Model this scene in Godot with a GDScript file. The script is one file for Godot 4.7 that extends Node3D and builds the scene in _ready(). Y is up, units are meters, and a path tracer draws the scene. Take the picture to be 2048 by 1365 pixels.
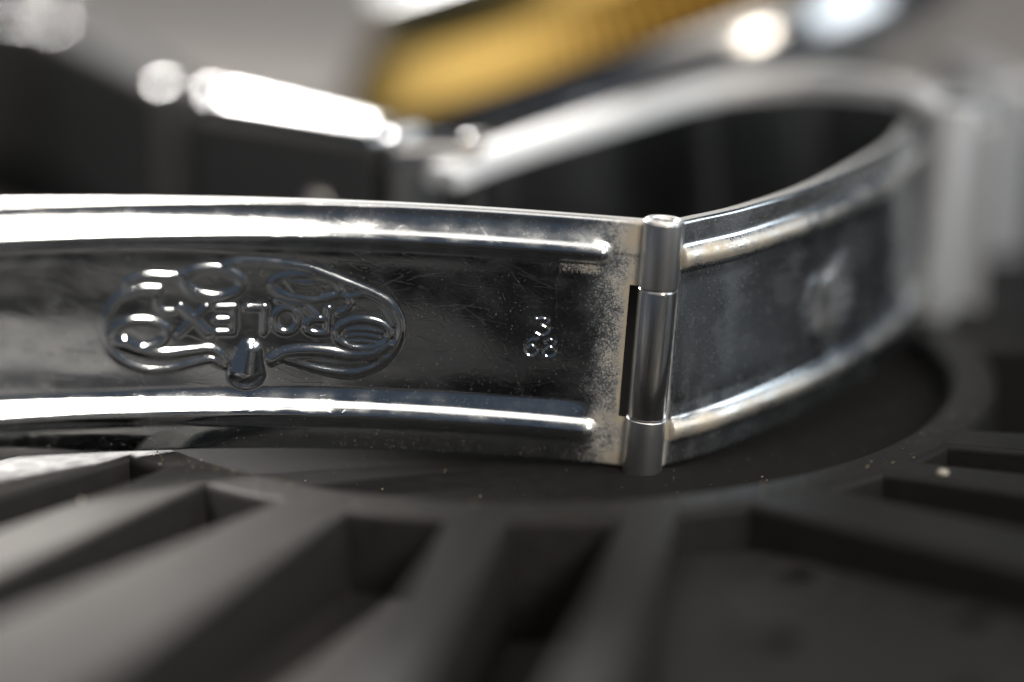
extends Node3D
# Close-up of an unfolded steel watch clasp standing on its edge on a slotted black plastic tray.
# Shapes are written in millimetres and stored in metres.

const MM := 0.001
const TILT := 0.07                      # how far the clasp leans over, per mm of height
var rng := RandomNumberGenerator.new()
var M := {}


# ------------------------------------------------------------------ helpers
class Shape:
	var v := PackedVector3Array()
	var n := PackedVector3Array()
	var t := PackedVector2Array()
	var i := PackedInt32Array()

	func vert(p: Vector3, nn: Vector3, uv := Vector2.ZERO) -> int:
		v.append(p * MM)
		n.append(nn)
		t.append(uv)
		return v.size() - 1

	func tri(a: int, b: int, c: int) -> void:
		var f := (v[c] - v[a]).cross(v[b] - v[a])
		if f.dot(n[a] + n[b] + n[c]) < 0.0:
			i.append_array([a, c, b])
		else:
			i.append_array([a, b, c])

	func quad(a: int, b: int, c: int, d: int) -> void:
		tri(a, b, c)
		tri(a, c, d)

	func face(p: Array, nn: Vector3) -> void:      # a flat convex polygon
		var first := v.size()
		for q in p:
			vert(q, nn, Vector2(q.x, q.z))
		for k in range(1, p.size() - 1):
			tri(first, first + k, first + k + 1)

	func mesh() -> ArrayMesh:
		var a := []
		a.resize(Mesh.ARRAY_MAX)
		a[Mesh.ARRAY_VERTEX] = v
		a[Mesh.ARRAY_NORMAL] = n
		a[Mesh.ARRAY_TEX_UV] = t
		a[Mesh.ARRAY_INDEX] = i
		var m := ArrayMesh.new()
		m.add_surface_from_arrays(Mesh.PRIMITIVE_TRIANGLES, a)
		return m


func part(called: String, s: Shape, mat: Material, parent: Node) -> MeshInstance3D:
	var o := MeshInstance3D.new()
	o.name = called
	o.mesh = s.mesh()
	o.material_override = null
	o.mesh.surface_set_material(0, mat)
	parent.add_child(o, true)
	return o


func thing(called: String, label: String, category: String, at := Vector3.ZERO) -> Node3D:
	var o := Node3D.new()
	o.name = called
	o.position = at * MM
	o.set_meta("label", label)
	o.set_meta("category", category)
	add_child(o, true)
	return o


func lathe(s: Shape, prof: Array, segs: int, base := Vector3.ZERO, ax := Vector3.UP, a0 := 0.0, a1 := TAU) -> void:
	# prof: Vector2(radius, height); corners sharper than 40 degrees stay sharp
	var side := ax.cross(Vector3.FORWARD if absf(ax.z) < 0.9 else Vector3.RIGHT).normalized()
	var other := side.cross(ax).normalized()
	var sn := []
	for k in prof.size() - 1:
		var d: Vector2 = prof[k + 1] - prof[k]
		sn.append(Vector2(d.y, -d.x).normalized())
	for k in prof.size() - 1:
		var na: Vector2 = sn[k]
		var nb: Vector2 = sn[k]
		if k > 0 and sn[k - 1].dot(sn[k]) > 0.77:
			na = (sn[k - 1] + sn[k]).normalized()
		if k < sn.size() - 1 and sn[k + 1].dot(sn[k]) > 0.77:
			nb = (sn[k + 1] + sn[k]).normalized()
		var first := s.v.size()
		for j in segs + 1:
			var ang := a0 + (a1 - a0) * j / segs
			var o := side * cos(ang) + other * sin(ang)
			var pa: Vector2 = prof[k]
			var pb: Vector2 = prof[k + 1]
			s.vert(base + o * pa.x + ax * pa.y, o * na.x + ax * na.y, Vector2(float(j) / segs * 6.0, pa.y))
			s.vert(base + o * pb.x + ax * pb.y, o * nb.x + ax * nb.y, Vector2(float(j) / segs * 6.0, pb.y))
		for j in segs:
			var q := first + j * 2
			s.quad(q, q + 1, q + 3, q + 2)


func arc2(c: Vector2, r: float, d0: float, d1: float, steps := 5) -> Array:
	var out := []
	for k in steps + 1:
		var a := deg_to_rad(lerpf(d0, d1, float(k) / steps))
		out.append(c + Vector2(cos(a), sin(a)) * r)
	return out


func inset(poly: Array, by: float) -> Array:       # poly in Vector2 (x, z), convex
	var c := Vector2.ZERO
	for p in poly:
		c += p
	c /= poly.size()
	var out := []
	for k in poly.size():
		var p: Vector2 = poly[k]
		var a: Vector2 = (p - poly[(k + poly.size() - 1) % poly.size()]).orthogonal().normalized()
		var b: Vector2 = (poly[(k + 1) % poly.size()] - p).orthogonal().normalized()
		if a.dot(c - p) < 0.0:
			a = -a
		if b.dot(c - p) < 0.0:
			b = -b
		out.append(p + (a + b) / (1.0 + a.dot(b)) * by)
	return out


func prism(s: Shape, poly: Array, y0: float, y1: float, bev: float, steps := 4, under := true, crown := 0.0) -> void:
	# upright block with rounded upper edges
	var c := Vector2.ZERO
	for p in poly:
		c += p
	c /= poly.size()
	var cnt := poly.size()
	var rings := [[poly, y0, 0.0], [poly, y1 - bev, 0.0]]
	for k in range(1, steps + 1):
		var a := (PI / 2 if crown == 0.0 else deg_to_rad(72.0)) * k / steps
		rings.append([inset(poly, bev * (1.0 - cos(a))), y1 - bev + bev * sin(a), a])
	if crown > 0.0:                               # a flat chamfer above the rounding
		var last: Array = rings[-1]
		rings.append([inset(last[0], crown), last[1] + crown * tan(deg_to_rad(18.0)), last[2]])
		y1 = rings[-1][1]
	for k in cnt:
		var p0: Vector2 = poly[k]
		var p1: Vector2 = poly[(k + 1) % cnt]
		var o := (p1 - p0).orthogonal().normalized()
		if o.dot(c - p0) > 0.0:
			o = -o
		var first := s.v.size()
		for r in rings:
			var nn := Vector3(o.x * cos(r[2]), sin(r[2]), o.y * cos(r[2]))
			for q in [r[0][k], r[0][(k + 1) % cnt]]:
				s.vert(Vector3(q.x, r[1], q.y), nn, Vector2(q.x, r[1]))
		for r in rings.size() - 1:
			var q := first + r * 2
			s.quad(q, q + 1, q + 3, q + 2)
	var top := []
	for q in rings[-1][0]:
		top.append(Vector3(q.x, y1, q.y))
	s.face(top, Vector3.UP)
	if under:
		var low := []
		for q in poly:
			low.append(Vector3(q.x, y0, q.y))
		s.face(low, Vector3.DOWN)


func spline(pts: Array, f: float) -> Vector3:       # Catmull-Rom through pts, f from 0 to 1
	var last := pts.size() - 1
	var x := clampf(f, 0.0, 1.0) * last
	var k := mini(int(x), last - 1)
	var p1: Vector3 = pts[k]
	var p2: Vector3 = pts[k + 1]
	var p0: Vector3 = pts[k - 1] if k > 0 else p1 * 2.0 - p2
	var p3: Vector3 = pts[k + 2] if k + 2 <= last else p2 * 2.0 - p1
	return p1.cubic_interpolate(p2, p0, p3, x - k)


func sweep(s: Shape, pts: Array, prof: Array, steps: int) -> void:
	# closed profile of Vector2(outwards, up) swept along a path seen from above; each side of the profile is flat shaded round
	var cnt := prof.size()
	for k in cnt:
		var pa: Vector2 = prof[k]
		var pb: Vector2 = prof[(k + 1) % cnt]
		var e := (pb - pa).normalized()
		var ep: Vector2 = (pa - prof[(k + cnt - 1) % cnt]).normalized()
		var en: Vector2 = (prof[(k + 2) % cnt] - pb).normalized()
		var na := (ep + e).normalized() if ep.dot(e) > 0.7 else e
		var nb := (en + e).normalized() if en.dot(e) > 0.7 else e
		var first := s.v.size()
		for j in steps + 1:
			var f := float(j) / steps
			var p := spline(pts, f)
			var d := (spline(pts, minf(f + 0.01, 1.0)) - spline(pts, maxf(f - 0.01, 0.0))).normalized()
			var o := d.cross(Vector3.UP).normalized()
			var u := o.cross(d).normalized()
			s.vert(p + o * pa.x + u * pa.y, o * na.y - u * na.x, Vector2(f * 8.0, pa.y))
			s.vert(p + o * pb.x + u * pb.y, o * nb.y - u * nb.x, Vector2(f * 8.0, pb.y))
		for j in steps:
			var q := first + j * 2
			s.quad(q, q + 1, q + 3, q + 2)
	for j in [0.0, 1.0]:
		var p := spline(pts, j)
		var d := (spline(pts, minf(j + 0.01, 1.0)) - spline(pts, maxf(j - 0.01, 0.0))).normalized()
		var o := d.cross(Vector3.UP).normalized()
		var u := o.cross(d).normalized()
		var ring := []
		for q in prof:
			ring.append(p + o * q.x + u * q.y)
		s.face(ring, d if j > 0.5 else -d)


# ------------------------------------------------------------------ relief: strokes drawn into a height map
class Relief:
	var w: int
	var h: int
	var cell: float
	var x0: float
	var y0: float
	var z := PackedFloat32Array()
	var id := PackedInt32Array()

	func _init(ax: float, ay: float, bx: float, by: float, c: float) -> void:
		x0 = ax
		y0 = ay
		cell = c
		w = int((bx - ax) / c) + 2
		h = int((by - ay) / c) + 2
		z.resize(w * h)
		id.resize(w * h)

	func stroke(pts: Array, r: float, top: float, who: int, r_end := -1.0) -> void:
		for k in pts.size() - 1:
			var a: Vector2 = pts[k]
			var b: Vector2 = pts[k + 1]
			var f0 := float(k) / (pts.size() - 1)
			var f1 := float(k + 1) / (pts.size() - 1)
			var ra := r if r_end < 0.0 else lerpf(r, r_end, f0)
			var rb := r if r_end < 0.0 else lerpf(r, r_end, f1)
			var m := maxf(ra, rb)
			var d := b - a
			var l2 := maxf(d.length_squared(), 1e-9)
			for y in range(maxi(0, int((minf(a.y, b.y) - m - y0) / cell)), mini(h, int((maxf(a.y, b.y) + m - y0) / cell) + 2)):
				for x in range(maxi(0, int((minf(a.x, b.x) - m - x0) / cell)), mini(w, int((maxf(a.x, b.x) + m - x0) / cell) + 2)):
					var p := Vector2(x0 + x * cell, y0 + y * cell)
					var f := clampf((p - a).dot(d) / l2, 0.0, 1.0)
					var q := p.distance_to(a + d * f) / lerpf(ra, rb, f)
					if q < 1.0:
						var up := top * (lerpf(ra, rb, f) / maxf(r, 1e-6)) * pow(1.0 - q * q, 1.3)
						if absf(up) > absf(z[y * w + x]):
							z[y * w + x] = up
							id[y * w + x] = who

	func blur(times: int) -> void:
		for n in times:
			var o := z.duplicate()
			for y in range(1, h - 1):
				for x in range(1, w - 1):
					var k := y * w + x
					z[k] = o[k] * 0.4 + (o[k - 1] + o[k + 1] + o[k - w] + o[k + w]) * 0.15

	func at(x: float, y: float) -> float:
		var fx := (x - x0) / cell
		var fy := (y - y0) / cell
		if fx < 0.0 or fy < 0.0 or fx >= w - 1 or fy >= h - 1:
			return 0.0
		var k := int(fy) * w + int(fx)
		fx -= int(fx)
		fy -= int(fy)
		return lerpf(lerpf(z[k], z[k + 1], fx), lerpf(z[k + w], z[k + w + 1], fx), fy)

	func who(x: float, y: float) -> int:
		var ix := int((x - x0) / cell + 0.5)
		var iy := int((y - y0) / cell + 0.5)
		if ix < 0 or iy < 0 or ix >= w or iy >= h:
			return 0
		return id[iy * w + ix]


func ring(c: Vector2, rx: float, ry: float, turn := 0.0, a0 := 0.0, a1 := 360.0, steps := 28) -> Array:
	var out := []
	for k in steps + 1:
		var a := deg_to_rad(lerpf(a0, a1, float(k) / steps))
		out.append(c + Vector2(cos(a) * rx, sin(a) * ry).rotated(deg_to_rad(turn)))
	return out


func smooth(pts: Array, per := 6) -> Array:
	var p3 := []
	for p in pts:
		p3.append(Vector3(p.x, p.y, 0))
	var out := []
	for k in (pts.size() - 1) * per + 1:
		var q := spline(p3, float(k) / ((pts.size() - 1) * per))
		out.append(Vector2(q.x, q.y))
	return out


# ------------------------------------------------------------------ materials
func steel(rough: float, tone := 0.6) -> StandardMaterial3D:
	var m := StandardMaterial3D.new()
	m.albedo_color = Color(tone * 0.98, tone * 0.99, tone * 1.0).linear_to_srgb()
	m.metallic = 1.0
	m.roughness = rough
	return m


func noise_img(w: int, h: int, freq: float, oct: int, sd: int, kind := FastNoiseLite.TYPE_SIMPLEX_SMOOTH) -> PackedByteArray:
	var f := FastNoiseLite.new()
	f.noise_type = kind
	f.frequency = freq
	f.seed = sd
	f.fractal_type = FastNoiseLite.FRACTAL_FBM if oct > 1 else FastNoiseLite.FRACTAL_NONE
	f.fractal_octaves = oct
	var im := f.get_image(w, h, false, false, true)
	im.convert(Image.FORMAT_L8)
	return im.get_data()


func line_px(im: Image, a: Vector2, b: Vector2, c: Color) -> void:
	var n := int(a.distance_to(b)) + 1
	for k in n + 1:
		var p := a.lerp(b, float(k) / n)
		if p.x >= 0 and p.y >= 0 and p.x < im.get_width() and p.y < im.get_height():
			im.set_pixel(int(p.x), int(p.y), c)


func scratch_map(w: int, h: int, count: int, longest: float, sd: int) -> ImageTexture:
	rng.seed = sd
	var im := Image.create_empty(w, h, false, Image.FORMAT_L8)
	var grain := noise_img(w, h, 0.35, 2, sd)
	for k in grain.size():
		grain[k] = 120 + grain[k] / 16
	im.set_data(w, h, false, Image.FORMAT_L8, grain)
	for k in count:
		var a := Vector2(rng.randf() * w, rng.randf() * h)
		var ang := rng.randfn(-0.25, 0.5)
		var l := longest * pow(rng.randf(), 2.5) + 6.0
		var g := rng.randf_range(0.3, 0.62)
		line_px(im, a, a + Vector2(cos(ang), sin(ang)) * l, Color(g, g, g))
	im.bump_map_to_normal_map(1.6)
	return ImageTexture.create_from_image(im)


func blade_material(w: int, h: int, long: float, dirt_of: Callable, sd: int, clean: float, tone := 0.6) -> StandardMaterial3D:
	# dirt_of(u, v) -> Vector3(dirt share, haze share, yellow) in mm from the hinge and from the lower edge
	var big := noise_img(w, h, 0.012, 4, sd)
	var mid := noise_img(w, h, 0.06, 3, sd + 1)
	var fine := noise_img(w, h, 0.22, 2, sd + 2)
	var col := PackedByteArray()
	var orm := PackedByteArray()
	col.resize(w * h * 3)
	orm.resize(w * h * 3)
	var cs := Vector3(0.93, 0.985, 1.05) * tone
	var grey := Vector3(0.46, 0.43, 0.38)
	var tan_ := Vector3(0.47, 0.39, 0.26)
	for y in h:
		var v := 10.0 * (1.0 - (y + 0.5) / h)
		for x in w:
			var u := long * (x + 0.5) / w
			var k := y * w + x
			var b := big[k] / 255.0
			var m := mid[k] / 255.0
			var f := fine[k] / 255.0
			var d: Vector3 = dirt_of.call(u, v)
			var mask := clampf((m * 0.2 + f * 0.8 + (b - 0.5) * 0.25 - (1.0 - d.x)) * 2.4, 0.0, 1.0)
			var fleck := clampf((f - 0.845 + d.x * 0.11) * 9.0, 0.0, 1.0)
			mask = maxf(mask * 0.8, fleck * 0.75)
			var yel := clampf(d.z * (0.4 + m) + (b - 0.5) * 0.8 + 0.45, 0.0, 1.0)
			var c := cs.lerp(grey.lerp(tan_, yel), mask)
			var rough := clean + (b - 0.5) * 0.18 + d.y * (0.22 + 0.16 * m) + mask * 0.35
			var g := Color(c.x, c.y, c.z).linear_to_srgb()
			col[k * 3] = int(clampf(g.r, 0, 1) * 255)
			col[k * 3 + 1] = int(clampf(g.g, 0, 1) * 255)
			col[k * 3 + 2] = int(clampf(g.b, 0, 1) * 255)
			orm[k * 3 + 1] = int(clampf(rough, 0.03, 1.0) * 255)
			orm[k * 3 + 2] = int(clampf(1.0 - mask * 0.9, 0, 1) * 255)
	var mat := StandardMaterial3D.new()
	mat.albedo_texture = ImageTexture.create_from_image(Image.create_from_data(w, h, false, Image.FORMAT_RGB8, col))
	var o := ImageTexture.create_from_image(Image.create_from_data(w, h, false, Image.FORMAT_RGB8, orm))
	mat.roughness_texture = o
	mat.roughness_texture_channel = BaseMaterial3D.TEXTURE_CHANNEL_GREEN
	mat.metallic_texture = o
	mat.metallic_texture_channel = BaseMaterial3D.TEXTURE_CHANNEL_BLUE
	mat.metallic = 1.0
	mat.roughness = 1.0
	mat.normal_enabled = true
	mat.normal_texture = scratch_map(w, h, 2200, 70.0, sd + 5)
	mat.normal_scale = 0.32
	return mat


func plastic(tone: float, rough: float, sd: int, gloss := 0.22) -> StandardMaterial3D:
	var m := StandardMaterial3D.new()
	var w := 1024
	var a := noise_img(w, w, 0.02, 4, sd)
	var f := noise_img(w, w, 0.31, 2, sd + 1)
	var col := PackedByteArray()
	var ro := PackedByteArray()
	col.resize(w * w * 3)
	ro.resize(w * w)
	for k in w * w:
		var d := clampf((f[k] / 255.0 - 0.80) * 8.0, 0.0, 1.0) * (0.25 + a[k] / 255.0)
		var t := tone * (0.8 + 0.4 * a[k] / 255.0)
		var g := Color(lerpf(t, 0.22, d * 0.4), lerpf(t * 0.99, 0.21, d * 0.4), lerpf(t, 0.19, d * 0.4)).linear_to_srgb()
		col[k * 3] = int(g.r * 255)
		col[k * 3 + 1] = int(g.g * 255)
		col[k * 3 + 2] = int(g.b * 255)
		ro[k] = int(clampf(rough + (a[k] / 255.0 - 0.5) * 0.15 + d * 0.3, 0.05, 1.0) * 255)
	m.albedo_texture = ImageTexture.create_from_image(Image.create_from_data(w, w, false, Image.FORMAT_RGB8, col))
	m.roughness_texture = ImageTexture.create_from_image(Image.create_from_data(w, w, false, Image.FORMAT_L8, ro))
	m.roughness = 1.0
	m.metallic_specular = gloss
	m.uv1_triplanar = true
	m.uv1_scale = Vector3.ONE * 52.0
	return m


# ------------------------------------------------------------------ the lettered blade
func blade_point(u: float) -> Vector3:              # lower edge of the front sheet, u mm left of the hinge axis
	var t := u - 6.0
	return Vector3(-u, -1.2 + TILT * u, -0.2 + (0.0125 if t > 0.0 else 0.006) * t * t)


func axis_dir() -> Vector3:
	return Vector3(TILT, 1.0, 0.0).normalized()


func capsule(u: float, v: float, end: float, vc: float, r: float) -> float:
	var du := maxf(end + r - u, 0.0)
	return Vector2(du, v - vc).length() / r


func bump(q: float) -> float:
	if q >= 1.0:
		return 0.0
	# a round back with a soft foot
	var round_ := sqrt(maxf(0.0, 1.0 - q * q * 1.12)) if q < 0.9 else 0.0
	return lerpf(0.5 + 0.5 * cos(PI * q), round_, 0.45 * (1.0 - smoothstep(0.55, 0.9, q)))


const RIB_END := 1.75
func rib_v(u: float, upper: bool) -> float:
	return 8.62 + u * 0.004 if upper else 1.38 + u * 0.012


func blade_height(u: float, v: float, wave: FastNoiseLite) -> float:
	var h := 0.0
	var ru := 0.36 * bump(capsule(u, v, RIB_END, rib_v(u, true), 0.52))
	var slope := (0.33 - 0.46 * (v - rib_v(u, true) - 0.06)) * smoothstep(RIB_END, RIB_END + 0.9, u)
	if v > rib_v(u, true) and true:
		var k := clampf(0.5 + (slope - ru) / 0.24, 0.0, 1.0)
		ru = lerpf(ru, slope, k) + 0.12 * k * (1.0 - k) if slope > -0.3 else ru
	h += maxf(ru, -0.4)
	h += 0.30 * bump(capsule(u, v, RIB_END, rib_v(u, false), 0.58))
	# the panel between the ribs is pressed in a little
	var inner := smoothstep(0.0, 0.7, minf(v - 1.9, 8.15 - v)) * smoothstep(1.6, 3.6, u)
	h -= (0.10 - 0.025 * (v - 5.0)) * inner
	# side flanges bend back
	if v < 0.85:
		h -= (0.85 - v) * (0.85 - v) * 0.10 + (0.85 - v) * 0.03
	# rounded rims
	var rim := minf(v, 10.0 - v)
	if rim < 0.14:
		h -= 0.14 - sqrt(maxf(0.0, 0.14 * 0.14 - (0.14 - rim) * (0.14 - rim)))
	# the sheet swells where it rolls into the hinge
	h += 0.14 * (1.0 - smoothstep(0.7, 1.7, u))
	h += 0.017 * wave.get_noise_2d(u * 1.0, v * 1.6) * smoothstep(1.0, 4.0, u)
	return h


func grid_parts(us: PackedFloat32Array, vs: PackedFloat32Array, height: Callable, place: Callable, who: Callable, long: float) -> Dictionary:
	# a relief surface cut into one Shape per id that who(u, v) gives; id -1 is left open
	var nu := us.size()
	var nv := vs.size()
	var P := PackedVector3Array()
	var N := PackedVector3Array()
	P.resize(nu * nv)
	N.resize(nu * nv)
	for a in nu:
		var fr: Array = place.call(us[a])            # [lower point, upper point, front normal]
		for b in nv:
			P[a * nv + b] = fr[0].lerp(fr[1], vs[b] / 10.0) + fr[2] * float(height.call(us[a], vs[b]))
	for a in nu:
		for b in nv:
			var du := P[mini(a + 1, nu - 1) * nv + b] - P[maxi(a - 1, 0) * nv + b]
			var dv := P[a * nv + mini(b + 1, nv - 1)] - P[a * nv + maxi(b - 1, 0)]
			var q := du.cross(dv).normalized()
			N[a * nv + b] = q
	var front: Vector3 = place.call(us[nu / 2])[2]
	if N[(nu / 2) * nv + nv / 2].dot(front) < 0.0:
		for k in N.size():
			N[k] = -N[k]
	var out := {}
	var maps := {}
	for a in nu - 1:
		for b in nv - 1:
			var g: int = who.call((us[a] + us[a + 1]) / 2, (vs[b] + vs[b + 1]) / 2)
			if g < 0:
				continue
			if not out.has(g):
				out[g] = Shape.new()
				maps[g] = {}
			var s: Shape = out[g]
			var mp: Dictionary = maps[g]
			var c := [0, 0, 0, 0]
			for j in 4:
				var aa := a + (1 if j == 1 or j == 2 else 0)
				var bb := b + (1 if j >= 2 else 0)
				var k := aa * nv + bb
				if not mp.has(k):
					mp[k] = s.vert(P[k], N[k], Vector2(us[aa] / long, 1.0 - vs[bb] / 10.0))
				c[j] = mp[k]
			s.quad(c[0], c[1], c[2], c[3])
	# thickness: a back sheet and the rims
	var thick := 0.45
	var s0: Shape = out[0]
	var idx := [0]
	for a in range(6, nu - 6, 6):
		idx.append(a)
	idx.append(nu - 1)
	for k in idx.size() - 1:
		var fa: Array = place.call(us[idx[k]])
		var fb: Array = place.call(us[idx[k + 1]])
		var la: Vector3 = fa[0] - fa[2] * thick
		var lb: Vector3 = fb[0] - fb[2] * thick
		var ta: Vector3 = fa[1] - fa[2] * (thick + 0.1)
		var tb: Vector3 = fb[1] - fb[2] * (thick + 0.1)
		var um: float = (us[idx[k]] + us[idx[k + 1]]) / 2
		if int(who.call(um, 5.0)) >= 0:
			s0.quad(s0.vert(la, -fa[2], Vector2(us[idx[k]] / long, 1)), s0.vert(lb, -fb[2], Vector2(us[idx[k + 1]] / long, 1)), s0.vert(tb, -fb[2], Vector2(us[idx[k + 1]] / long, 0)), s0.vert(ta, -fa[2], Vector2(us[idx[k]] / long, 0)))
		var up: Vector3 = (fa[1] - fa[0]).normalized()
		var pa := P[idx[k] * nv]
		var pb := P[idx[k + 1] * nv]
		s0.quad(s0.vert(pa, -up), s0.vert(pb, -up), s0.vert(lb, -up), s0.vert(la, -up))
		pa = P[idx[k] * nv + nv - 1]
		pb = P[idx[k + 1] * nv + nv - 1]
		s0.quad(s0.vert(pa, up), s0.vert(pb, up), s0.vert(tb, up), s0.vert(ta, up))
	return out


func lines(from: float, to: float, coarse: float, dense: Array) -> PackedFloat32Array:
	# grid lines from..to, finer inside the ranges [a, b, step]
	var out := PackedFloat32Array()
	var x := from
	while x < to - 1e-4:
		out.append(x)
		var st := coarse
		for d in dense:
			if x > d[0] - 1e-4 and x < d[1]:
				st = minf(st, d[2])
		x += st
	out.append(to)
	return out


func emblem_relief() -> Relief:
	# drawn in tenths of a millimetre-like units read off the emblem: x to the right, y down, 146 units to the millimetre
	var r := Relief.new(-6.6, -3.1, 6.4, 3.3, 0.035)
	var q := func(x: float, y: float) -> Vector2: return Vector2((x - 995.0) / 155.0, (440.0 - y) / 146.0)
	var path := func(a: Array) -> Array:
		var o := []
		for k in range(0, a.size(), 2):
			o.append(q.call(float(a[k]), float(a[k + 1])))
		return smooth(o)
	var hs := 0.5
	# 1: scrollwork
	r.stroke(path.call([440, 232, 330, 232, 230, 265, 165, 340, 142, 430, 150, 520, 195, 605, 280, 668, 400, 706, 520, 700, 650, 668, 745, 650, 800, 672, 830, 690]), 0.166, hs * 0.15, 1)
	r.stroke(path.call([445, 235, 428, 285, 432, 335, 470, 362, 520, 366]), 0.139, hs * 0.11, 1)
	r.stroke(ring(q.call(335, 497), 0.98, 0.56), 0.215, hs * 0.17, 1)
	r.stroke(path.call([250, 545, 340, 585, 480, 612, 640, 598, 740, 588, 800, 625, 832, 665]), 0.322, hs * 0.26, 1, 0.15)
	r.stroke(path.call([255, 195, 310, 172, 400, 158, 500, 163, 580, 150]), 0.183, hs * 0.16, 1)
	r.stroke(ring(q.call(740, 200), 1.07, 0.56, -6), 0.215, hs * 0.17, 1)
	r.stroke(path.call([600, 250, 700, 290, 800, 295, 880, 262]), 0.161, hs * 0.12, 1)
	r.stroke(path.call([800, 104, 880, 78, 1000, 76, 1100, 84, 1210, 98, 1330, 126, 1450, 165, 1560, 205, 1680, 250, 1780, 305, 1842, 395, 1852, 490, 1815, 590, 1730, 672, 1600, 722, 1470, 722, 1330, 695, 1220, 662, 1140, 645, 1096, 672]), 0.161, hs * 0.13, 1)
	r.stroke(ring(q.call(1280, 222), 1.32, 0.50, -4), 0.150, hs * 0.12, 1)
	for k in 4:
		r.stroke(path.call([1160 + k * 20, 190 + k * 26, 1280, 200 + k * 24, 1400 - k * 12, 180 + k * 26]), 0.096, hs * 0.06, 1)
	r.stroke(path.call([1120, 300, 1230, 322, 1330, 300, 1430, 272, 1520, 272, 1545, 310, 1520, 350, 1480, 370]), 0.150, hs * 0.11, 1)
	r.stroke(path.call([1560, 270, 1640, 262, 1720, 300, 1780, 370, 1815, 430]), 0.129, hs * 0.09, 1)
	r.stroke(ring(q.call(1630, 492), 1.03, 0.60), 0.183, hs * 0.14, 1)
	for k in 3:
		r.stroke(path.call([1530 + k * 12, 470 + k * 34, 1630, 462 + k * 36, 1740 - k * 10, 476 + k * 34]), 0.107, hs * 0.07, 1)
	r.stroke(path.call([1100, 655, 1180, 612, 1300, 600, 1420, 604, 1560, 622, 1700, 604, 1790, 550]), 0.279, hs * 0.19, 1)
	r.stroke(path.call([1180, 655, 1320, 650, 1480, 668, 1620, 668, 1760, 625]), 0.129, hs * 0.09, 1)
	# 2: the small crown below the name
	r.stroke([q.call(965, 600), q.call(955, 730)], 0.5, 0.24, 2, 0.74)
	# 3 to 7: the letters, upside down, from right to left R O L E X
	var lw := 0.165
	var lt := 0.07
	r.stroke([q.call(1418, 345), q.call(1418, 490)], lw, lt, 3)
	r.stroke(path.call([1418, 492, 1350, 495, 1300, 478, 1290, 448, 1315, 418, 1360, 410, 1418, 412]), lw, lt, 3)
	r.stroke([q.call(1360, 410), q.call(1292, 342)], lw, lt, 3)
	r.stroke(ring(q.call(1172, 417), 0.47, 0.50), lw, lt, 4)
	r.stroke([q.call(1045, 345), q.call(1045, 490)], lw, lt, 5)
	r.stroke([q.call(1045, 345), q.call(940, 345)], lw, lt, 5)
	r.stroke([q.call(866, 342), q.call(866, 490)], lw, lt, 6)
	for y in [342, 416, 490]:
		r.stroke([q.call(866, float(y)), q.call(765, float(y))], lw * 0.9, lt, 6)
	r.stroke([q.call(560, 340), q.call(722, 492)], lw * 1.1, lt, 7)
	r.stroke([q.call(706, 340), q.call(560, 492)], lw * 0.9, lt, 7)
	r.blur(3)
	return r


func digit_relief() -> Relief:
	# the figures 3 over 6 8, stamped into the sheet
	var r := Relief.new(-0.9, -1.1, 0.9, 1.1, 0.015)
	var dp := -0.05
	var w := 0.10
	r.stroke(smooth([Vector2(-0.22, 0.86), Vector2(-0.05, 0.90), Vector2(0.14, 0.86), Vector2(0.16, 0.72), Vector2(0.02, 0.60)]), w, dp, 1)
	r.stroke(smooth([Vector2(0.02, 0.60), Vector2(0.2, 0.5), Vector2(0.18, 0.3), Vector2(0.0, 0.2), Vector2(-0.2, 0.27)]), w, dp, 1)
	r.stroke(smooth([Vector2(-0.2, 0.02), Vector2(-0.42, -0.02), Vector2(-0.56, -0.2), Vector2(-0.57, -0.42)]), w, dp, 2)
	r.stroke(ring(Vector2(-0.37, -0.45), 0.2, 0.22), w, dp, 2)
	r.stroke(ring(Vector2(0.34, -0.08), 0.16, 0.15), w, dp, 3)
	r.stroke(ring(Vector2(0.34, -0.45), 0.2, 0.21), w, dp, 3)
	r.blur(1)
	return r


func crown_relief() -> Relief:
	# a five-pointed crown lying on its side: base ring to the left, points to the right
	var r := Relief.new(-2.6, -2.6, 2.6, 2.6, 0.06)
	r.stroke(ring(Vector2(-1.5, 0), 0.34, 1.15), 0.34, 0.12, 1)
	for k in 5:
		var a := (k - 2) * 0.42
		var tip := Vector2(-0.9 + 2.0 * cos(a * 0.8), 1.9 * sin(a))
		r.stroke([Vector2(-1.2, sin(a) * 0.9), tip], 0.34, 0.14, 1, 0.2)
		r.stroke([tip, tip + Vector2(0.02, 0)], 0.45, 0.12, 1)
	r.blur(6)
	return r


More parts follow.
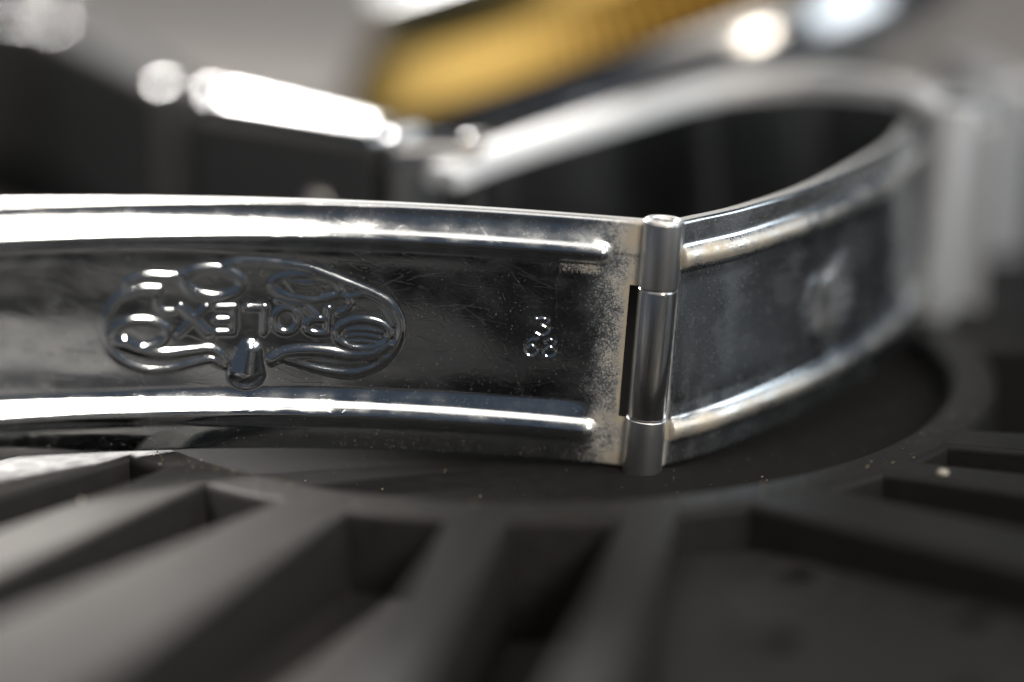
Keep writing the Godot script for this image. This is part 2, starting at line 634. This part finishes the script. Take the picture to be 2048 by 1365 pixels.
func build_watch() -> void:
	var watch := thing("wristwatch", "steel wristwatch with gold bezel and its unfolded clasp standing on edge in the tray", "watch")
	var base := Vector3.ZERO
	# ---- lettered blade
	var emb := emblem_relief()
	var dig := digit_relief()
	var eu := 15.35
	var ev := 5.12
	var du := 4.32
	var dv := 5.0
	var wave := FastNoiseLite.new()
	wave.seed = 7
	wave.frequency = 0.22
	wave.fractal_octaves = 1
	var long := 31.0
	var us := lines(0.55, long, 0.12, [[0.55, 2.4, 0.06], [3.1, 5.2, 0.022], [8.6, 22.2, 0.05]])
	var vs := lines(0.0, 10.0, 0.06, [[0.0, 0.2, 0.02], [3.8, 6.1, 0.03], [9.8, 10.0, 0.02]])
	var up := axis_dir()
	var height := func(u: float, v: float) -> float:
		var h := blade_height(u, v, wave)
		if absf(u - eu) < 7.0:
			h += emb.at(eu - u, v - ev)
		elif absf(u - du) < 1.0:
			h += dig.at(du - u, v - dv)
		return h
	var place := func(u: float) -> Array:
		var p := blade_point(u)
		var d := (blade_point(u + 0.05) - blade_point(u - 0.05)).normalized()
		var nn := up.cross(d).normalized()
		if nn.z < 0.0:
			nn = -nn
		return [p, p + up * 10.0, nn]
	var who := func(u: float, v: float) -> int:
		if u < 1.12 and v > 2.12 and v < 7.5:
			return -1
		if capsule(u, v, RIB_END, rib_v(u, true), 0.52) < 1.0:
			return 101
		if capsule(u, v, RIB_END, rib_v(u, false), 0.52) < 1.0:
			return 102
		if absf(u - eu) < 7.0:
			return emb.who(eu - u, v - ev)
		if absf(u - du) < 1.0:
			var k := dig.who(du - u, v - dv)
			return 200 + k if k > 0 else 0
		return 0
	var g := grid_parts(us, vs, height, place, who, long)
	var blade := part("lettered_blade", g[0], M.blade, watch)
	blade.set_meta("label", "polished folding blade with scrolled emblem and upside-down name")
	for k in [101, 102]:
		part("rib", g[k], M.blade, blade)
	part("embossed_scroll", g[1], M.blade, blade)
	part("embossed_crown", g[2], M.blade, blade)
	for k in [3, 4, 5, 6, 7]:
		part("embossed_letter", g[k], M.blade, blade)
	for k in [201, 202, 203]:
		part("stamped_digit", g[k], M.blade, blade)

	# ---- hinge
	var foot := Vector3(0.0, -1.2, 0.08)
	var tube := func(v0: float, v1: float, r: float) -> Shape:
		var s := Shape.new()
		var b := 0.06
		var prof := [Vector2(0.43, v0 + 0.02), Vector2(r - b, v0)]
		prof.append_array(arc2(Vector2(r - b, v0 + b), b, -90, 0))
		prof.append_array(arc2(Vector2(r - b, v1 - b), b, 0, 90))
		prof.append_array([Vector2(0.46, v1), Vector2(0.42, v1 - 0.04), Vector2(0.42, v0 + 0.02)])
		lathe(s, prof, 64, foot, up)
		return s
	var kn := part("hinge_knuckle", tube.call(7.46, 10.12, 0.79), M.knuckle, watch)
	var er := Shape.new()
	var ep := [Vector2(0.74, 10.1)]
	ep.append_array(arc2(Vector2(0.62, 10.1), 0.1, 0, 180, 8))
	lathe(er, ep, 48, foot, up)
	part("tube_end", er, M.worn, kn)
	part("hinge_knuckle", tube.call(2.2, 7.42, 0.76), M.knuckle_bright, watch)
	part("hinge_knuckle", tube.call(-0.18, 2.16, 0.79), M.knuckle, watch)
	var pin := Shape.new()
	lathe(pin, [Vector2(0.001, 0.1), Vector2(0.40, 0.1), Vector2(0.40, 9.8), Vector2(0.33, 9.88), Vector2(0.001, 9.88)], 32, foot, up)
	part("hinge_pin", pin, M.dull, watch)

	# ---- crown blade
	var low := [Vector3(0.62, -1.15, 0.02), Vector3(1.6, -1.08, -0.36), Vector3(3.42, -0.84, -1.45), Vector3(6.8, -0.52, -4.74), Vector3(9.56, -0.21, -8.24), Vector3(12.0, 0.0, -12.6), Vector3(13.73, 0.12, -17.4)]
	var high := [Vector3(1.22, 8.78, 0.0), Vector3(2.1, 8.83, -0.62), Vector3(4.1, 8.95, -2.0), Vector3(6.75, 9.1, -4.75), Vector3(9.2, 9.25, -8.4), Vector3(11.6, 9.4, -12.6), Vector3(13.2, 9.5, -17.0)]
	var crown := crown_relief()
	var long2 := 23.0
	var us2 := lines(0.0, long2, 0.1, [[0.0, 2.0, 0.06]])
	var vs2 := lines(0.0, 10.0, 0.09, [[0.0, 0.2, 0.03], [9.8, 10.0, 0.03]])
	var place2 := func(u: float) -> Array:
		var f := u / long2
		var a := spline(low, f)
		var b := spline(high, f)
		var d := spline(low, f + 0.01) - spline(low, f - 0.01) + spline(high, f + 0.01) - spline(high, f - 0.01)
		var nn := (b - a).cross(d).normalized()
		return [a, b, nn if nn.z > 0.0 or nn.x > 0.0 else -nn]
	var height2 := func(u: float, v: float) -> float:
		var h := 0.34 * bump(capsule(u, v, 1.3, 8.5, 0.6)) + 0.34 * bump(capsule(u, v, 1.3, 1.5, 0.6))
		h += 0.09 * (1.0 - smoothstep(0.6, 1.4, u))
		h -= 0.06 * smoothstep(0.0, 0.6, minf(v - 2.0, 8.0 - v)) * smoothstep(1.0, 2.0, u)
		var rim := minf(v, 10.0 - v)
		if rim < 0.14:
			h -= 0.14 - sqrt(maxf(0.0, 0.0196 - (0.14 - rim) * (0.14 - rim)))
		h += crown.at(u - 13.8, v - 4.6)
		h += 0.012 * wave.get_noise_2d(u + 60.0, v)
		return h
	var who2 := func(u: float, v: float) -> int:
		if u < 0.32 and (v < 2.2 or v > 7.45):
			return -1
		if capsule(u, v, 1.3, 8.5, 0.6) < 1.0:
			return 101
		if capsule(u, v, 1.3, 1.5, 0.6) < 1.0:
			return 102
		return crown.who(u - 13.8, v - 4.6)
	g = grid_parts(us2, vs2, height2, place2, who2, long2)
	blade = part("crown_blade", g[0], M.blade2, watch)
	blade.set_meta("label", "dusty second blade stamped with a small crown")
	for k in [101, 102]:
		part("rib", g[k], M.blade2, blade)
	part("embossed_crown", g[1], M.blade2, blade)

	# ---- far hinge and clasp cover
	var far := Shape.new()
	var fprof := [Vector2(0.001, 0.0), Vector2(0.9, 0.0)]
	fprof.append_array(arc2(Vector2(0.95, 9.95), 0.15, 0, 90))
	fprof.append(Vector2(0.9, 10.1))
	var faxis := Vector3(0.04, 1, 0.0).normalized()
	lathe(far, fprof, 40, Vector3(14.6, 0.12, -18.2), faxis)
	var fk := part("hinge_knuckle", far, M.column, watch)
	far = Shape.new()
	var fd := arc2(Vector2(0.001, 8.0), 2.3, 90, 66, 8)
	fd.reverse()
	lathe(far, fd, 32, Vector3(14.6, 0.12, -18.2), faxis)
	part("tube_end", far, M.knuckle_bright, fk)
	var cov := [Vector3(14.6, 10.4, -19.4), Vector3(13.9, 10.55, -21.3), Vector3(12.2, 10.6, -23.2), Vector3(8.9, 10.4, -25.7), Vector3(4.0, 10.0, -25.2), Vector3(-1.0, 9.3, -21.1), Vector3(-5.7, 8.6, -16.8), Vector3(-8.4, 8.2, -13.2)]
	var s := Shape.new()
	var cp := []
	cp.append_array(arc2(Vector2(0.35, -0.35), 0.35, 0, 90, 4))
	cp.append_array(arc2(Vector2(-0.7, -0.3), 0.3, 90, 180, 4))
	cp.append_array([Vector2(-1.0, -0.9), Vector2(0.7, -0.9)])
	sweep(s, cov, [Vector2(-0.55, -0.55), Vector2(-0.02, -0.55), Vector2(-0.02, -9.4), Vector2(-0.55, -9.4)], 90)
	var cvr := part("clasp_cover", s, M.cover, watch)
	s = Shape.new()
	sweep(s, cov, cp, 90)
	part("cover_flange", s, M.satin, cvr)

	# ---- bracelet links
	var links := [
		[Vector2(-6.6, -14.4), Vector2(-10.5, -14.9), 8.9, 2.4], [Vector2(-11.4, -16.0), Vector2(-20.6, -25.2), 9.3, 3.0], [Vector2(-22.6, -26.6), Vector2(-33.4, -51.0), 9.4, 3.0],
		[Vector2(-34.2, -51.8), Vector2(-50.0, -60.0), 9.4, 3.0],
		[Vector2(17.2, -19.6), Vector2(18.6, -28.5), 9.0, 2.6], [Vector2(18.9, -29.6), Vector2(17.6, -38.5), 9.2, 2.6],
	]
	for k in links.size():
		var l: Array = links[k]
		var a: Vector2 = l[0]
		var b: Vector2 = l[1]
		var o := (b - a).orthogonal().normalized() * float(l[3])
		if o.y > 0.0:
			o = -o
		s = Shape.new()
		var lit := k < 2
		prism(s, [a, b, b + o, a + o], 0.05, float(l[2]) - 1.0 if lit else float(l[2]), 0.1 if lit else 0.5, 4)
		var lk := part("bracelet_link", s, (M.link_shade if lit else M.link_dim) if k < 4 else M.column, watch)
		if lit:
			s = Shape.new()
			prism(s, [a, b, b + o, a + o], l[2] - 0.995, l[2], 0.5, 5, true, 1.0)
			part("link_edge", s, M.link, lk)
		for e in [0.05, 0.95]:  # domed screw ends, added and flattened to catch point glints
			s = Shape.new()
			var sp := arc2(Vector2(0.001, -1.45), 1.6, 90, 68, 6)
			sp.reverse()
			var sc: Vector2 = a.lerp(b, e) + o * 0.3
			lathe(s, sp, 24, Vector3(sc.x, l[2] + (0.28 if lit else -0.05), sc.y))
			part("glint_screw", s, M.knuckle_bright, lk)
		if k == 1:  # dome added on the inner face only to catch a glint
			s = Shape.new()
			var fp := arc2(Vector2(0.001, -0.1), 0.7, 90, 10, 8)
			fp.reverse()
			var out := -o.normalized()
			var fc := a.lerp(b, 0.3)
			lathe(s, fp, 24, Vector3(fc.x, 5.2, fc.y), Vector3(out.x, 0, out.y))
			part("glint_dome", s, M.dull, lk)

	# ---- watch head
	var head := Node3D.new()
	head.name = "watch_head"
	watch.add_child(head)
	head.position = Vector3(2.0, 10.2, -46.0) * MM
	var ax := Vector3(-0.33, 0.94, -0.06).normalized()
	head.basis = Basis(Quaternion(Vector3.UP, ax))
	s = Shape.new()
	var hp := [Vector2(0.001, -6.6), Vector2(13.0, -6.6), Vector2(15.5, -5.6)]
	hp.append_array(arc2(Vector2(13.6, -2.4), 4.5, -30, 30, 10))
	hp.append_array([Vector2(16.8, 0.0), Vector2(0.001, 0.0)])
	lathe(s, hp, 120)
	part("case_band", s, M.case_steel, head)
	s = Shape.new()
	var bz := [Vector2(15.0, 0.02)]
	bz.append_array([Vector2(17.3, 0.1), Vector2(17.2, 0.3), Vector2(15.1, 2.9), Vector2(15.3, 3.0), Vector2(14.4, 4.2), Vector2(13.8, 5.2), Vector2(13.2, 5.2)])
	lathe(s, bz, 120)
	var teeth := 130
	for k in teeth * 2:
		var p := []
		for e in [[k, 18.0, 17.55, 0.35], [k + 1, 18.0, 17.55, 0.35], [k + 1, 15.8, 15.4, 3.0], [k, 15.8, 15.4, 3.0]]:
			var ang: float = TAU * e[0] / (teeth * 2)
			var rr: float = e[1] if int(e[0]) % 2 == 0 else e[2]
			p.append(Vector3(cos(ang) * rr, e[3], sin(ang) * rr))
		var nn: Vector3 = (p[1] - p[0]).cross(p[3] - p[0]).normalized()
		s.face(p, nn if nn.dot(p[0]) > 0.0 else -nn)
	part("bezel", s, M.gold, head)
	s = Shape.new()
	lathe(s, [Vector2(13.9, 5.0), Vector2(13.7, 5.8), Vector2(12.6, 6.1), Vector2(0.001, 6.4)], 80)
	part("crystal", s, M.dull, head)


# ------------------------------------------------------------------ tray and table
const HUB := Vector2(-4.55, -11.34)

const HOLES := [Vector2(4.72, 10.3), Vector2(3.57, 16.08), Vector2(10.17, 14.39), Vector2(9.0, 20.5), Vector2(2.2, 22.0), Vector2(15.6, 19.5), Vector2(15.0, 24.5), Vector2(8.2, 26.8)]

func build_tray() -> void:
	var tray := thing("slotted_tray", "round black plastic tray with a shallow centre recess and slots fanning outwards", "tray")
	# recessed disc and the rim round it
	var s := Shape.new()
	var c3 := Vector3(HUB.x, 0, HUB.y)
	lathe(s, [Vector2(18.2, -4.7), Vector2(18.2, -1.2), Vector2(0.001, -1.2)], 120, c3)
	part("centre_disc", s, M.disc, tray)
	s = Shape.new()
	var prof := [Vector2(18.25, -4.7)]
	prof.append_array(arc2(Vector2(18.75, -0.3), 0.3, 180, 90, 5))
	prof.append_array(arc2(Vector2(20.1, -0.3), 0.3, 90, 0, 5))
	prof.append(Vector2(20.4, -4.7))
	prof.reverse()
	lathe(s, prof, 180, c3)
	part("rim_ring", s, M.tray, tray)
	s = Shape.new()
	var pr := [Vector2(57.0, -4.7)]
	pr.append_array(arc2(Vector2(57.4, -0.3), 0.4, 180, 90, 5))
	pr.append_array(arc2(Vector2(61.0, -0.8), 0.8, 90, 0, 5))
	pr.append_array([Vector2(61.8, -8.0)])
	pr.reverse()
	lathe(s, pr, 180, c3)
	part("edge_wall", s, M.tray, tray)
	# floor under the slots, and a higher shelf pierced by drain holes in the wide pockets
	s = Shape.new()
	lathe(s, [Vector2(57.2, -4.7), Vector2(18.3, -4.7)], 120, c3)
	part("slot_floor", s, M.floor, tray)
	var plates := [
		[-1.7, [Vector2(0.6, 8.0), Vector2(-3.6, 44.5), Vector2(36.0, 31.0), Vector2(8.0, 10.6), Vector2(4.2, 7.7)]],
		[-3.2, [Vector2(-11.4, 6.9), Vector2(-27.0, 40.5), Vector2(-10.0, 45.0), Vector2(-6.2, 8.0)]],
	]
	for pl in plates:
		var shelf := CSGCombiner3D.new()
		shelf.name = "pocket_shelf"
		tray.add_child(shelf, true)
		var sheet := CSGPolygon3D.new()
		sheet.name = "shelf_sheet"
		var pg := PackedVector2Array()
		for q in pl[1]:
			pg.append(Vector2(q.x, -q.y) * MM)
		sheet.polygon = pg
		sheet.depth = 2.0 * MM
		sheet.rotation.x = -PI / 2
		sheet.position.y = pl[0] * MM
		sheet.material = M.floor
		shelf.add_child(sheet)
		if pl[0] < -2.0:
			continue
		for h in HOLES:
			var d := CSGCylinder3D.new()
			d.name = "drain_hole"
			d.operation = CSGShape3D.OPERATION_SUBTRACTION
			d.radius = 0.72 * MM
			d.height = 6.0 * MM
			d.sides = 24
			d.position = Vector3(h.x, -2.6, h.y) * MM
			d.material = M.floor
			shelf.add_child(d, true)
	for h in HOLES:
		s = Shape.new()
		var bp := [Vector2(1.9, -1.74), Vector2(1.5, -1.6)]
		bp.append_array(arc2(Vector2(0.97, -1.74), 0.2, 60, 170, 5))
		bp.append(Vector2(0.75, -2.1))
		lathe(s, bp, 32, Vector3(h.x, 0, h.y))
		part("hole_rim", s, M.floor, tray)
	# bars between the slots: left and right edge lines, from the rim outwards
	var bars := [
		[Vector2(-22.9, 0.6), Vector2(-30.9, 7.4), Vector2(-20.4, 2.6), Vector2(-27.2, 9.9)],
		[Vector2(-18.78, 3.71), Vector2(-23.27, 9.8), Vector2(-16.63, 5.13), Vector2(-22.35, 14.25)],
		[Vector2(-13.56, 6.62), Vector2(-21.62, 17.73), Vector2(-10.84, 7.47), Vector2(-15.8, 19.04)],
		[Vector2(-7.46, 8.26), Vector2(-10.0, 23.05), Vector2(-5.2, 8.7), Vector2(-7.3, 20.5)],
		[Vector2(-1.33, 8.47), Vector2(-3.96, 22.94), Vector2(0.99, 8.21), Vector2(-1.2, 20.62)],
		[Vector2(3.91, 7.69), Vector2(12.19, 13.75), Vector2(7.87, 6.4), Vector2(13.01, 9.8)],
		[Vector2(10.03, 4.45), Vector2(13.78, 6.13), Vector2(11.8, 3.01), Vector2(14.25, 3.88)],
		[Vector2(13.4, 1.0), Vector2(19.4, 2.6), Vector2(14.6, -1.2), Vector2(20.4, -0.4)],
	]
	for b in bars:
		var poly := []
		for e in [[b[0], b[1]], [b[2], b[3]]]:
			var p: Vector2 = e[0]
			var d: Vector2 = (e[1] - p).normalized()
			# to the ring's middle inwards and to the outer wall outwards
			var inn := p
			while inn.distance_to(HUB) > 19.6:
				inn -= d * 0.05
			var out := p
			while out.distance_to(HUB) < 57.3:
				out += d * 0.1
			poly.append([inn, out])
		s = Shape.new()
		prism(s, [poly[0][0], poly[0][1], poly[1][1], poly[1][0]], -4.75, -0.006, 0.28, 4, false)
		part("bar", s, M.tray, tray)
	for k in 17:
		var a := deg_to_rad(98.0 + k * 10.6)
		var d := Vector2(sin(a), cos(a))
		var o := d.orthogonal() * 1.1
		s = Shape.new()
		prism(s, [HUB + d * 19.6 + o, HUB + d * 57.3 + o * 1.6, HUB + d * 57.3 - o * 1.6, HUB + d * 19.6 - o], -4.75, -0.006, 0.28, 3, false)
		part("bar", s, M.tray, tray)


func build_table() -> void:
	var s := Shape.new()
	s.face([Vector3(-700, -8.0, 55), Vector3(700, -8.0, 55), Vector3(700, -8.0, -1500), Vector3(-700, -8.0, -1500)], Vector3.UP)
	var t := part("table_surface", s, M.table, self)
	t.set_meta("kind", "structure")
	t.set_meta("label", "blurred pale grey surface behind the tray")


func crumb(called: String, label: String, category: String, at: Vector3, size: Vector3, mat: Material, sd: int) -> void:
	rng.seed = sd
	var s := Shape.new()
	var f := FastNoiseLite.new()
	f.seed = sd
	f.frequency = 0.9
	var P := []
	for a in 9:
		for b in 12:
			var th := PI * a / 8
			var ph := TAU * b / 12
			var d := Vector3(sin(th) * cos(ph), cos(th), sin(th) * sin(ph))
			P.append(d * size * (1.0 + 0.45 * f.get_noise_3dv(d * 1.3)))
	for a in 9:
		for b in 12:
			s.vert(P[a * 12 + b], (P[a * 12 + b] / size).normalized())
	for a in 8:
		for b in 12:
			s.quad(a * 12 + b, a * 12 + (b + 1) % 12, (a + 1) * 12 + (b + 1) % 12, (a + 1) * 12 + b)
	var o := part(called, s, mat, self)
	o.position = at * MM
	o.set_meta("label", label)
	o.set_meta("category", category)


func _ready() -> void:
	rng.seed = 1
	# ---- camera
	var cam := Camera3D.new()
	cam.name = "camera"
	var el := deg_to_rad(16.0)
	cam.position = Vector3(-5.13, 29.39, 88.34) * MM
	cam.rotation = Vector3(-el, 0, 0)
	add_child(cam)
	var at := CameraAttributesPhysical.new()
	at.frustum_focal_length = 82.95
	at.frustum_near = 0.01
	at.frustum_far = 10.0
	at.frustum_focus_distance = 0.0918
	at.exposure_aperture = 10.4
	cam.attributes = at
	cam.current = true
	# ---- air
	var env := Environment.new()
	env.background_mode = Environment.BG_COLOR
	env.background_color = Color(0.034, 0.043, 0.056).linear_to_srgb()
	env.tonemap_mode = Environment.TONE_MAPPER_LINEAR
	env.tonemap_exposure = 1.5
	env.sdfgi_enabled = true
	env.ssao_enabled = true
	env.ssil_enabled = true
	var we := WorldEnvironment.new()
	we.name = "surroundings"
	we.environment = env
	add_child(we)
	# ---- lamps
	flash("flash_lamp", Vector3(79, 118, 139), Vector3(-27, 3, 5), 38.0, 13.0, 0.045, Color(1.0, 0.95, 0.88))
	flash("left_bar_spot", Vector3(-143, 240, -37), Vector3(-33.0, 0, 12.0), 10.0, 4.3, 1.0, Color(1.0, 0.975, 0.95))  # added narrow spot, brightens only the tray bars at left
	flash("glint_spot", Vector3(-88, 118, -255), Vector3(-6, 4, -30), 26.0, 20.0, 0.06, Color(1.0, 0.985, 0.965))  # added spot low behind the links, makes their point glints
	lamp("back_fill", Vector3(-130, 205, -440), Vector3(-10, 0, -30), Vector2(360, 150), 0.024, Color(0.985, 0.99, 1.0))  # added area light low at the back, brightens link tops and table
	lamp("silver_fill", Vector3(-20, 300, 60), Vector3(-5, 0, -12), Vector2(380, 300), 0.052, Color(1.0, 0.955, 0.90))  # added broad fill from above, gives the steel silver reflections
	lamp("side_fill", Vector3(260, 150, 40), Vector3(5, 0, -5), Vector2(160, 160), 0.026, Color(0.95, 0.98, 1.0))  # added fill from the right for second blade and far hinge

	M.blade = blade_material(1536, 512, 31.0, func(u: float, v: float) -> Vector3:
		var hinge := 1.0 - smoothstep(0.7, 3.6, u)
		var d := 0.12 + 0.64 * hinge
		d += 0.13 * (1.0 - smoothstep(0.0, 0.5, absf(v - 2.0))) * (1.0 - smoothstep(6.0, 16.0, u))
		d += 0.09 * (1.0 - smoothstep(0.3, 0.8, absf(v - 9.3))) * (1.0 - smoothstep(14.0, 20.0, u))
		d += 0.14 * (1.0 - smoothstep(0.3, 0.9, v)) * (1.0 - smoothstep(8.0, 18.0, u))
		var patch := (1.0 - smoothstep(0.5, 1.0, absf(u - 3.1))) * (1.0 - smoothstep(0.1, 0.3, absf(v - 7.95)))
		d += 0.5 * patch
		var edge := (1.0 - smoothstep(1.1, 1.35, u)) * (1.0 if v > 1.9 and v < 7.7 else 0.4)
		d += 0.25 * edge
		var haze := (1.0 - smoothstep(1.0, 3.4, u)) + 0.3 * (1.0 - smoothstep(0.2, 0.7, absf(v - 9.4)))
		return Vector3(d, haze, clampf(patch * 1.2 + edge + 0.1, 0.0, 1.0)), 21, 0.13, 0.72)
	M.blade2 = blade_material(768, 384, 23.0, func(u: float, v: float) -> Vector3:
		var hinge := 1.0 - smoothstep(0.3, 2.2, u)
		var rib := maxf(1.0 - smoothstep(0.25, 0.55, absf(v - 8.55)), 1.0 - smoothstep(0.25, 0.55, absf(v - 1.5))) * smoothstep(0.9, 1.4, u)
		var d := 0.2 + 0.62 * hinge + 0.62 * rib * (1.0 - smoothstep(6.0, 14.0, u) * 0.4)
		d += 0.3 * (1.0 - smoothstep(1.2, 2.6, Vector2(u - 13.4, v - 4.6).length()))
		return Vector3(d, 0.25 + hinge * 0.7, rib * 0.25 + hinge * 0.3), 41, 0.17)
	M.knuckle = steel(0.33, 0.72)
	M.knuckle_bright = steel(0.22, 0.82)
	for m in [M.knuckle, M.knuckle_bright]:
		m.normal_enabled = true
		m.normal_texture = scratch_map(512, 512, 150, 60.0, 77)
		m.normal_scale = 0.25
	M.dull = steel(0.45, 0.4)
	M.satin = steel(0.65, 0.95)
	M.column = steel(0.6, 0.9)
	M.link_dim = steel(0.9, 0.12)  # dim copy of the link steel, lack of light painted in
	M.link_shade = steel(0.6, 0.16)  # link steel darkened, shade on the link sides put into the colour
	M.cover = steel(0.2, 0.3)  # steel toned down, the dark inside the loop is in the colour
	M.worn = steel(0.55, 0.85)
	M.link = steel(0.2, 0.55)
	M.case_steel = steel(0.15, 0.45)
	var gold := StandardMaterial3D.new()
	gold.albedo_color = Color(0.47, 0.335, 0.11).linear_to_srgb()
	gold.metallic = 1.0
	gold.roughness = 0.33
	gold.roughness = 0.36
	M.gold = gold
	M.tray = plastic(0.017, 0.5, 5)
	M.disc = plastic(0.012, 0.75, 14, 0.12)  # darker, duller tray plastic, shade of the recess put into the tone
	M.floor = plastic(0.020, 0.6, 9)
	var tb := StandardMaterial3D.new()
	tb.albedo_color = Color(0.34, 0.31, 0.285).linear_to_srgb()
	tb.roughness = 0.7
	M.table = tb

	build_table()
	build_tray()
	build_watch()

	var white := StandardMaterial3D.new()
	white.albedo_color = Color(0.42, 0.4, 0.34).linear_to_srgb()
	white.roughness = 0.7
	var straw := StandardMaterial3D.new()
	straw.albedo_color = Color(0.5, 0.42, 0.26).linear_to_srgb()
	straw.roughness = 0.8
	var lint := Shape.new()
	var lp := [Vector3(-21.0, -0.15, 6.7), Vector3(-20.9, 0.02, 6.9), Vector3(-20.75, -0.2, 7.5), Vector3(-20.7, -0.5, 7.9), Vector3(-20.6, -0.62, 8.0)]
	sweep(lint, lp, [Vector2(0.02, 0.02), Vector2(-0.02, 0.02), Vector2(-0.02, -0.02), Vector2(0.02, -0.02)], 24)
	var lo := part("lint_fibre", lint, white, self)
	lo.set_meta("label", "thin pale lint fibre hanging over the side of a tray bar at left")
	lo.set_meta("category", "fibre")
	# fine dust on the rim and in the recess
	rng.seed = 91
	var speck := SphereMesh.new()
	speck.radius = 0.5
	speck.height = 1.0
	speck.radial_segments = 6
	speck.rings = 3
	speck.material = straw
	var mm := MultiMesh.new()
	mm.transform_format = MultiMesh.TRANSFORM_3D
	mm.mesh = speck
	mm.instance_count = 380
	for k in 380:
		var rr := 18.65 + rng.randf() * 1.5 if k % 5 < 3 else sqrt(rng.randf()) * 18.0
		var an := rng.randf_range(-1.1, 1.5)
		if k % 5 >= 3:
			an = rng.randf_range(-0.6, 1.6)
		var sz := 0.02 + 0.05 * pow(rng.randf(), 4.0)
		var pp := Vector3(HUB.x + sin(an) * rr, (0.0 if rr > 18.5 else -1.2) + sz * 0.3, HUB.y + cos(an) * rr)
		var bs := Basis.from_euler(Vector3(rng.randf() * 3, rng.randf() * 6, 0)).scaled(Vector3(sz * rng.randf_range(0.7, 1.8), sz * 0.7, sz) * MM)
		mm.set_instance_transform(k, Transform3D(bs, pp * MM))
	var du := MultiMeshInstance3D.new()
	du.name = "dust"
	du.multimesh = mm
	du.set_meta("kind", "stuff")
	du.set_meta("label", "fine pale dust scattered on the tray rim and recess")
	add_child(du)
	crumb("grain", "white grain lying beside a slot at the right edge of the tray", "grain", Vector3(11.1, 0.12, 4.3), Vector3(0.24, 0.13, 0.16), white, 3)
	crumb("crumb", "small straw-coloured crumb on the recessed disc right of the hinge", "crumb", Vector3(1.9, -1.1, 4.6), Vector3(0.12, 0.1, 0.1), straw, 4)


func flash(called: String, at: Vector3, to: Vector3, size: float, cone: float, energy: float, col: Color) -> void:
	var l := SpotLight3D.new()
	l.name = called
	l.light_size = size * MM
	l.spot_angle = cone
	l.spot_angle_attenuation = 1.0
	l.spot_range = 2.0
	l.light_energy = energy
	l.light_color = col
	l.shadow_enabled = true
	add_child(l)
	l.look_at_from_position(at * MM, to * MM)


func lamp(called: String, at: Vector3, to: Vector3, size: Vector2, energy: float, col: Color) -> void:
	var l := AreaLight3D.new()
	l.name = called
	l.area_size = size * MM
	l.light_energy = energy
	l.light_color = col
	l.shadow_enabled = true
	add_child(l)
	l.look_at_from_position(at * MM, to * MM)
